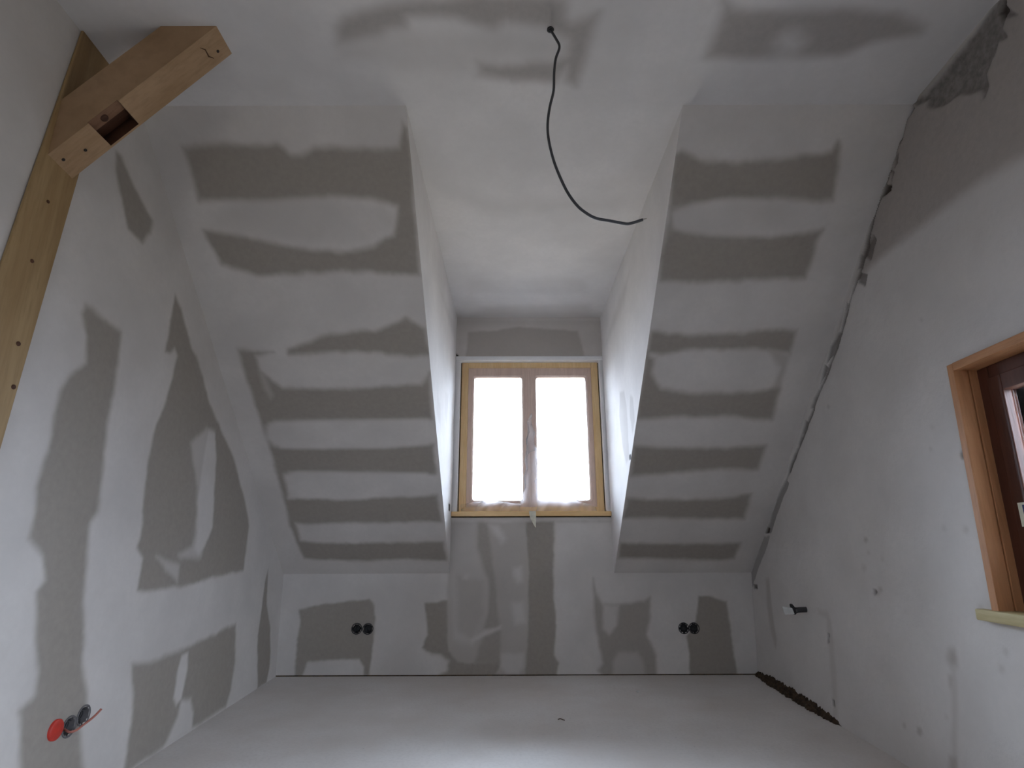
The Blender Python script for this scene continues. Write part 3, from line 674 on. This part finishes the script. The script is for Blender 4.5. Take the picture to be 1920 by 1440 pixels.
# ---------------- hanging cable ----------------
CAB = [(0.1348, 1.376, 2.4392), (0.1513, 1.3727, 2.396), (0.1622, 1.3693, 2.3557), (0.1483, 1.366, 2.3028), (0.1412, 1.3627, 2.24), (0.1373, 1.3593, 2.1659), (0.1237, 1.356, 2.1001), (0.1154, 1.3527, 2.0358), (0.1156, 1.3493, 1.979), (0.125, 1.346, 1.9119), (0.1392, 1.3427, 1.8521), (0.1635, 1.3393, 1.7809), (0.1894, 1.336, 1.7314), (0.2139, 1.3327, 1.7023), (0.243, 1.3293, 1.6806), (0.2814, 1.326, 1.6695), (0.321, 1.3227, 1.6585), (0.3383, 1.3193, 1.6563), (0.3729, 1.316, 1.6661)]
pts = [(CAB[0][0]-.004, CAB[0][1], ZC+.03)] + [tuple(p) for p in CAB]
hc = tube('hanging_cable', smooth_path(pts, 6), .0042, M_cable); tag(hc, 'dark grey cable hanging in a curve from the middle of the ceiling', 'cable')
lathe('ceiling_hole_rim', [(.010, .004), (.012, -.003), (.007, -.005), (.0045, -.002)], (CAB[0][0], CAB[0][1], ZC), (0, 0, 1), M_black, hc, 16)
e_ = CAB[-1]; tube('bare_end', [e_, (e_[0]+.012, e_[1], e_[2]+.004)], [.003, .0012], M_steel, hc, 8)

# ---------------- flush boxes ----------------
def flush_box(p, nrm, label, group=None, mat=M_box, r=.031, rot=.3):
    nrm = Vector(nrm); e = empty('socket_box', p); tag(e, label, 'socket box', group)
    lathe('cup', [(r+.004, 0), (r+.004, .0025), (r, .003), (r-.002, -.002), (r-.003, -.038), (.0005, -.040)], p, nrm, mat, e, 24)
    s = nrm.orthogonal().normalized(); b = nrm.cross(s)
    for k in range(2):
        a = rot + math.pi*k; c = Vector(p) + (s*math.cos(a)+b*math.sin(a))*(r-.006)
        lathe('screw_lug', [(.005, -.03), (.005, -.001), (.003, .0), (.0002, -.001)], c, nrm, M_greyplastic, e, 10)
    # coiled wires in the cup
    for k in range(3):
        bm = bmesh.new(); q = []
        for t in range(14):
            a = t*.5+k*2; q.append(Vector(p) + (s*math.cos(a)+b*math.sin(a))*(r*.5) + nrm*(-.030+.0016*t))
        tube_bm(bm, q, .0016, 6); me = bpy.data.meshes.new('wire'); bm.to_mesh(me); bm.free(); link('wire', me, M_greyplastic, e, True)
    return e
flush_box((-.996, D, .275), (0, -1, 0), 'open black flush box, left one of the pair left of the dormer', 'open flush boxes on the far wall')
flush_box((-.924, D, .274), (0, -1, 0), 'open black flush box, right one of the pair left of the dormer', 'open flush boxes on the far wall')
flush_box((1.106, D, .271), (0, -1, 0), 'open black flush box, left one of the pair near the right corner', 'open flush boxes on the far wall', M_box)
flush_box((1.172, D, .271), (0, -1, 0), 'open black flush box, right one of the pair near the right corner', 'open flush boxes on the far wall', M_box)
NL = (1, .057, .036)
flush_box((lw_x(1.917, .247), 1.917, .247), NL, 'open grey flush box beside the red cover, middle of three on left wall', 'open flush boxes on the left wall', M_box2, .027)
flush_box((lw_x(1.977, .262), 1.977, .262), NL, 'open grey flush box with a wire poking out, furthest from the red cover', 'open flush boxes on the left wall', M_box2, .027)
p = (lw_x(1.857, .255), 1.857, .255)
rc = lathe('red_cover', [(.029, -.004), (.029, .005), (.027, .007), (.010, .0075), (.0002, .0078)], p, NL, M_red, None, 32)
tag(rc, 'round red plastic box cover on the left wall', 'box cover')
def wp(dx, y, z): return (lw_x(y, z)+dx, y, z)
wr = tube('loose_wire', smooth_path([wp(-.02, 1.915, .245), wp(.012, 1.905, .236), wp(.022, 1.922, .236), wp(.025, 1.945, .243), (-1.345, 1.958, .262), (-1.33, 1.967, .283)], 5), .0035, M_copper)
tag(wr, 'salmon-coloured wires sticking out of the flush boxes by the red cover', 'wire')

# ---------------- wall fitting on the right gable ----------------
fx = empty('wall_fitting', (1.53, 3.0, .46)); tag(fx, 'small pale square fitting on a black stub, sticking out of the right wall', 'electrical fitting')
v = [(1.408, 3.004, .478), (1.452, 2.99, .470), (1.461, 2.99, .440), (1.418, 3.004, .436)]
v2 = [(a+.002, b+.012, c) for a, b, c in v]
pydata('cover_plate', v+v2, [(0, 1, 2, 3), (7, 6, 5, 4), (0, 4, 5, 1), (1, 5, 6, 2), (2, 6, 7, 3), (3, 7, 4, 0)], M_pale, fx, bevel=.0015)
v = [(1.451, 2.992, .484), (1.457, 2.992, .489), (1.468, 2.992, .474), (1.480, 2.992, .470), (1.480, 2.992, .446), (1.472, 2.992, .444), (1.464, 2.992, .436), (1.459, 2.992, .452)]
nv = len(v); v += [(a, b+.022, c) for a, b, c in v]
pydata('clamp', v, [tuple(range(nv)), tuple(range(2*nv-1, nv-1, -1))]+[(i, (i+1) % nv, nv+(i+1) % nv, nv+i) for i in range(nv)], M_black, fx, bevel=.001)
tube('conduit_stub', [(1.470, 3.003, .458), (1.50, 3.003, .460), (rw_x(3.0, .46)+.03, 3.003, .462)], .0135, M_greyplastic, fx, 16)

# ---------------- rubble along the foot of the right wall ----------------
def rubble():
    v = []; f = []; n = 150; k = 9; r = random.Random(3)
    for i in range(n+1):
        u = i/n; y = 3.745 - u*1.02
        wd = (.012 + .030*abs(math.sin(min(.98, u*.95+.06)*math.pi))**.55)*(.75+.5*r.random())
        if u > .93: wd *= max(.15, (1-u)/.07)
        h = wd*.8
        for j in range(k):
            t = j/(k-1); a = t*math.pi/2
            x = rw_x(y, 0) + .004 - wd*math.cos(a)*(.85+.3*r.random()); z = -.002 + (h*math.sin(a)*(.75+.5*r.random()) if j else -.003)
            v.append((x, y + r.uniform(-.003, .003), z))
    for i in range(n):
        for j in range(k-1): a = i*k+j; f.append((a, a+1, a+k+1, a+k))
    o = pydata('rubble_strip', v, f, M_soil)
    tag(o, 'dark brown crumbly rubble along the foot of the right wall', 'rubble')
rubble()
def crumb(name, x, y, s, label, mat, seed, flat=.5):
    bm = bmesh.new(); bmesh.ops.create_icosphere(bm, subdivisions=2, radius=s); r = random.Random(seed)
    for q in bm.verts: q.co *= r.uniform(.75, 1.2); q.co.z = max(q.co.z*flat, -s*.25)
    me = bpy.data.meshes.new(name); bm.to_mesh(me); bm.free(); o = link(name, me, mat); o.location = (x, y, s*.24)
    tag(o, label, 'crumb')
crumb('plaster_crumb', .70, 3.35, .009, 'small white plaster crumb on the floor below the right edge of the dormer', M_crumb, 2)
cu = tube('wood_shaving', smooth_path([(.216, 2.86, .003), (.226, 2.855, .007), (.238, 2.852, .004), (.246, 2.848, .0025)], 4), .0022, M_foam, None, 6)
tag(cu, 'tiny brown curled shaving lying in the middle of the floor', 'shaving')
